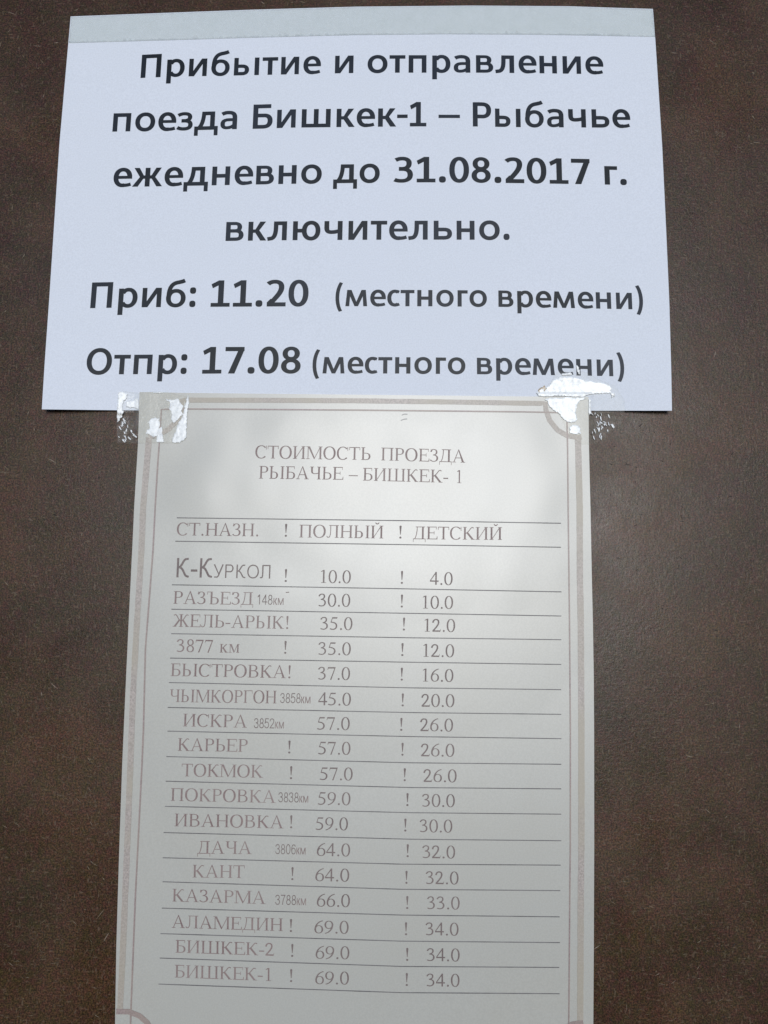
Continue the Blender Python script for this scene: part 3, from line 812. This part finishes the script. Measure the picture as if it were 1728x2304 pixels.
plain_word('К-К', 396.7, 477, 1299, 1299.6, 43.5, 'plain_bold', 'faded_dark')
plain_word('УРКОЛ', 479.5, 607.7, 1300, 1301.7, 30.5, 'plain', 'faded_dark')
for d, x0, x1, k0, k1, y in [('148', 579.3, 612.7, 615, 637.7, 1360), ('3858', 630, 676, 677.5, 698.3, 1581.7), ('3852', 571, 616.7, 618.5, 638.3, 1638.3),
                             ('3838', 626, 671.7, 673.5, 693.3, 1805), ('3806', 619.3, 665, 666.8, 687.3, 1921.7), ('3788', 619, 666, 667.8, 688.3, 2035.7)]:
    plain_word(d, x0, x1, y, y + 0.6, 22.5)
    plain_word('км', k0, k1, y + 0.7, y + 1, 21, 'plain', 'faded')
for xc, y in [(643, 1207.3), (900.8, 1211.3), (642.7, 1309), (904.2, 1313.3), (904, 1366.5), (908.7, 1418.3), (641.7, 1470.7), (905.3, 1475.7), (903.8, 1531), (906, 1589), (902.8, 1644),
              (650.8, 1695), (905.5, 1700), (654.7, 1752.7), (910.5, 1757.3), (916.7, 1813.3), (655, 1863.3), (912, 1870.7), (917.2, 1928.3), (657.8, 1980), (914.5, 1988.3), (916.3, 2045),
              (654.5, 2096.7), (913.5, 2104), (657.5, 2152.7), (916.2, 2161.7), (655, 2209.3), (915.2, 2218.3)]:
    mark(xc, y)
for a in [('10.0', 721.7, 789, 1311.3), ('4.0', 967.3, 1018.3, 1315.5), ('30.0', 715.7, 787.7, 1364.3), ('10.0', 951, 1019.3, 1369), ('35.0', 720, 792.7, 1416.7), ('12.0', 955, 1024, 1421),
          ('35.0', 715.7, 789, 1473.3), ('12.0', 952.3, 1021.7, 1477.7), ('37.0', 715, 787.3, 1529), ('16.0', 951, 1020, 1533.3), ('45.0', 716, 789.3, 1586.7), ('20.0', 947.7, 1022.3, 1590),
          ('57.0', 713.3, 786.7, 1641.7), ('26.0', 945, 1019.3, 1645), ('57.0', 715.7, 788.3, 1697.3), ('26.0', 946.7, 1022.3, 1701.7), ('57.0', 719.3, 793.3, 1755), ('26.0', 952.3, 1027.3, 1759.3),
          ('59.0', 715, 788.3, 1810.7), ('30.0', 949.3, 1023.3, 1815), ('59.0', 710, 782.7, 1867.3), ('30.0', 944, 1017.7, 1872.3), ('64.0', 712.7, 787.7, 1926), ('32.0', 950, 1024, 1930.7),
          ('64.0', 709.3, 785.7, 1982.7), ('32.0', 957.7, 1031.7, 1989), ('66.0', 712.7, 787.3, 2040), ('33.0', 960.7, 1034.3, 2045.5), ('69.0', 707.3, 784.3, 2100), ('34.0', 957.3, 1031.7, 2104.3),
          ('69.0', 710, 786, 2157.3), ('34.0', 960, 1034.3, 2162.3), ('69.0', 709.3, 785, 2214.3), ('34.0', 959.3, 1034, 2219.3)]:
    fare(*a)
# two short pencil ticks near the top border and a stray dash beside the second row
ribbon(tb, 'pencil_mark', [(904, 934), (910, 931.5), (917, 932)], 1.8, h_b, MAT['pencil'])
ribbon(tb, 'pencil_mark', [(902, 946), (909, 943), (916, 942.5)], 1.8, h_b, MAT['pencil'])
ribbon(tb, 'pencil_mark', [(643, 1333), (650.7, 1332.3)], 2.0, h_b, MAT['faded'])

# ------------------------------------------------------------------ adhesive tape
def under(x, y):
    """height of whatever lies uppermost below the tape"""
    in_b = poly_at(B_L, y) - 1 < x < poly_at(B_R, y) + 1 and y > poly_at(B_T, x, 0, 1) - 1
    in_a = y < 925 and poly_at(A_L, y) < x < poly_at(A_R, y)
    if in_b:
        return h_b(x, y)
    if in_a:
        return h_a(x, y)
    return 0.0003

def under_soft(x, y, r=7):
    return max(under(x + dx, y + dy) for dx in (-r, 0, r) for dy in (-r, 0, r))

def inside(p, poly):
    c = False
    for i in range(len(poly)):
        (x1, y1), (x2, y2) = poly[i - 1], poly[i]
        if (y1 > p[1]) != (y2 > p[1]) and p[0] < (x2 - x1) * (p[1] - y1) / (y2 - y1) + x1:
            c = not c
    return c

def patch(parent, name, outline, gap, amp, freq, mat, step=3.5, ragged=1.2, seed=0.0, thick=0.00005):
    """crumpled piece of film: closed thin body over the outline, wrinkled by amp metres"""
    rim = []
    for p, q in zip(outline, outline[1:] + outline[:1]):
        L = math.hypot(q[0] - p[0], q[1] - p[1])
        n = max(1, int(L / step))
        for k in range(n):
            x, y = lerp(p[0], q[0], k / n), lerp(p[1], q[1], k / n)
            o = ragged * noise.noise(Vector((x * 0.25, y * 0.25, seed))) * 2
            o2 = ragged * noise.noise(Vector((x * 0.25, y * 0.25, seed + 9))) * 2
            rim.append((x + o, y + o2))
    pts = [Vector(p) for p in rim]
    nr = len(pts)
    xs, ys = [p[0] for p in rim], [p[1] for p in rim]
    y = min(ys) + step
    while y < max(ys):
        x = min(xs) + step
        while x < max(xs):
            p = (x + random.uniform(-1, 1) * step * 0.3, y + random.uniform(-1, 1) * step * 0.3)
            if inside(p, rim) and min((p[0] - r[0]) ** 2 + (p[1] - r[1]) ** 2 for r in rim) > (step * 0.5) ** 2:
                pts.append(Vector(p))
            x += step
        y += step
    ov, oe, of, *_ = delaunay_2d_cdt(pts, [], [list(range(nr))], 1, 0.01)
    V = []
    for v in ov:
        n1 = noise.ridged_multi_fractal(Vector((v.x * freq, v.y * freq, seed)), 1.0, 2.0, 3, 1.0, 2.0)
        n1 = min(1.6, max(0, n1 * 0.6))
        h = under_soft(v.x, v.y) + gap + thick + amp * n1
        V.append(on_board(v.x, v.y, h))
    n = len(V)
    V2 = [Vector((w.x, w.y + thick, w.z)) for w in V]
    F = []
    from collections import Counter
    ec = Counter()
    for f in of:
        w = [V[i] for i in f]
        nrm = (w[1] - w[0]).cross(w[2] - w[0])
        f = tuple(f) if nrm.y < 0 else tuple(f[::-1])
        F.append(f)
        for a, b in zip(f, f[1:] + f[:1]):
            ec[(a, b)] += 1
    back = [tuple(i + n for i in f[::-1]) for f in F]
    side = [(b, a, a + n, b + n) for (a, b) in ec if (b, a) not in ec]
    return child(parent, name, V + V2, F + back + side, mat)

# frosted strip along the top edge of the upper notice
t = thing('tape_strip', 'frosted strip of tape along the top edge of the upper notice', 'tape', on_board(810, 60, 0))
top = [(x, poly_at(A_T, x, 0, 1) + 0.8) for x in (160, 330, 560, 800, 1060, 1280, 1400, 1468)]
low = [(1474, 83), (1350, 80.5), (1200, 78), (1000, 77), (800, 79), (600, 84), (400, 90), (155, 97)]
patch(t, 'film', top + low, 0.00009, 0.000005, 0.01, MAT['frosted'], step=6, ragged=0.1, seed=2.0, thick=0.00002)

# crumpled clear tape on the left corner of the fare list
t = thing('clear_tape', 'crumpled clear tape over the top left corner of the fare list', 'tape', on_board(345, 998, 0))
patch(t, 'film', [(265, 882), (280, 879.5), (312, 884), (345, 880), (372, 881), (395, 886), (420, 892), (425, 887), (424, 905), (423, 940), (420, 970), (418, 990), (400, 998), (350, 996.5), (308, 998), (264, 997), (262, 960), (263.5, 920)],
      0.00008, 0.00012, 0.06, MAT['film'], step=3.2, ragged=0.7, seed=4.0)
for k, out in enumerate([  # sky highlights on the wrinkled film, painted as white patches
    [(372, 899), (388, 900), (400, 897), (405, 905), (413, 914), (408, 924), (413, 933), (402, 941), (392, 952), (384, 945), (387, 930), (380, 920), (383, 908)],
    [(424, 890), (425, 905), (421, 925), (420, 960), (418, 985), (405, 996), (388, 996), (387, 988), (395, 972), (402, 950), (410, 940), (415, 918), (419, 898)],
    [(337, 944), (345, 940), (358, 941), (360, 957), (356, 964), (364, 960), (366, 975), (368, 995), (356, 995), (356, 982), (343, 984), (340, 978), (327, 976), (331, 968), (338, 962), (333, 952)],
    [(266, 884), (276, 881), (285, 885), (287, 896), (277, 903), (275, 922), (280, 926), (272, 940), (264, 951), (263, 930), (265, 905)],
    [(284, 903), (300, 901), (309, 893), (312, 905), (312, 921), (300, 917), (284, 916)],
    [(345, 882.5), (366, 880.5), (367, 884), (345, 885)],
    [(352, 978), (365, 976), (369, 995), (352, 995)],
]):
    patch(t, 'painted_glare', out, 0.00016, 0.00010, 0.08, MAT['glare_white'], step=2.2, ragged=1.4, seed=20.0 + k)

def flecks(parent, n, x0, x1, y0, y1, ang, seed, clear=None):  # painted glints: small white slivers in place of highlights on the film
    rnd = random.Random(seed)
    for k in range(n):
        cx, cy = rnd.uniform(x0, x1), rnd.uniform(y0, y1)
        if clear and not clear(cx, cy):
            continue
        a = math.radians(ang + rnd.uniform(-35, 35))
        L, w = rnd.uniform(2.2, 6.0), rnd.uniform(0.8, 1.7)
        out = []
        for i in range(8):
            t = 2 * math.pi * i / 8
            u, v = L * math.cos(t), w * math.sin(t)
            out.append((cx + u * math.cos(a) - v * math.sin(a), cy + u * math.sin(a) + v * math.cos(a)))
        patch(parent, 'painted_glint', out, 0.0003, 0.0001, 0.1, MAT['glare_white'], step=1.6, ragged=0.5, seed=seed + k)
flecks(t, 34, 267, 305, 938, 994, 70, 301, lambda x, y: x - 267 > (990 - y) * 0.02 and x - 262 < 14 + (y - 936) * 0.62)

# torn white tape on the right corner
t = thing('clear_tape', 'torn clear tape with white residue over the top right corner of the fare list', 'tape', on_board(1320, 990, 0))
patch(t, 'film', [(1226, 894), (1212, 886), (1240, 858), (1252, 836), (1300, 832), (1322, 838), (1345, 852), (1385, 868), (1405, 900), (1408, 925), (1398, 955), (1360, 985), (1342, 1000), (1305, 1000), (1290, 985), (1280, 984), (1262, 940), (1240, 915)],
      0.00008, 0.00008, 0.06, MAT['film_thin'], step=3.4, ragged=1.2, seed=7.0)
for k, (nm, out, m) in enumerate([
    ('residue', [(1207, 882), (1218, 876), (1236, 868), (1243, 857), (1262, 849), (1283, 847), (1308, 853), (1322, 857), (1345, 859), (1368, 864), (1376, 874), (1374, 882), (1383, 885), (1379, 893), (1372, 884), (1345, 886), (1326, 887), (1312, 894), (1285, 893), (1262, 890), (1240, 892), (1222, 893), (1211, 890)], 'residue'),
    ('residue', [(1225, 899), (1238, 895), (1262, 894), (1290, 894), (1314, 893), (1318, 897), (1305, 902), (1298, 912), (1297, 930), (1299, 947), (1288, 951), (1276, 949), (1268, 944), (1258, 930), (1247, 925), (1236, 915), (1232, 903)], 'residue'),
    ('residue', [(1281, 962), (1290, 956), (1300, 957), (1306, 964), (1307, 976), (1295, 977), (1282, 975)], 'residue'),
    ('residue', [(1375, 889), (1383, 886), (1383, 892), (1377, 894)], 'residue'),
    ('torn_backing', [(1210, 878), (1218, 871), (1226, 868), (1231, 874), (1224, 881), (1213, 884)], 'torn'),
    ('residue', [(1324.5, 897), (1329, 898), (1329.5, 930), (1325, 934)], 'residue'),
    ('residue', [(1374, 955), (1379, 953), (1383, 960), (1379, 963)], 'residue'),
    ('residue', [(1367, 932), (1371, 934), (1373, 940), (1370, 941)], 'residue'),
    ('painted_glare', [(1262, 841), (1284, 838), (1288, 843), (1266, 846)], 'glare_white'),  # film glints over the print, painted white
    ('painted_glare', [(1296, 822), (1301, 824), (1306, 838), (1303, 843), (1298, 836)], 'glare_white'),
]):
    patch(t, nm, out, 0.00016, 0.00012, 0.07, MAT[m], step=2.4, ragged=1.3, seed=60.0 + k)
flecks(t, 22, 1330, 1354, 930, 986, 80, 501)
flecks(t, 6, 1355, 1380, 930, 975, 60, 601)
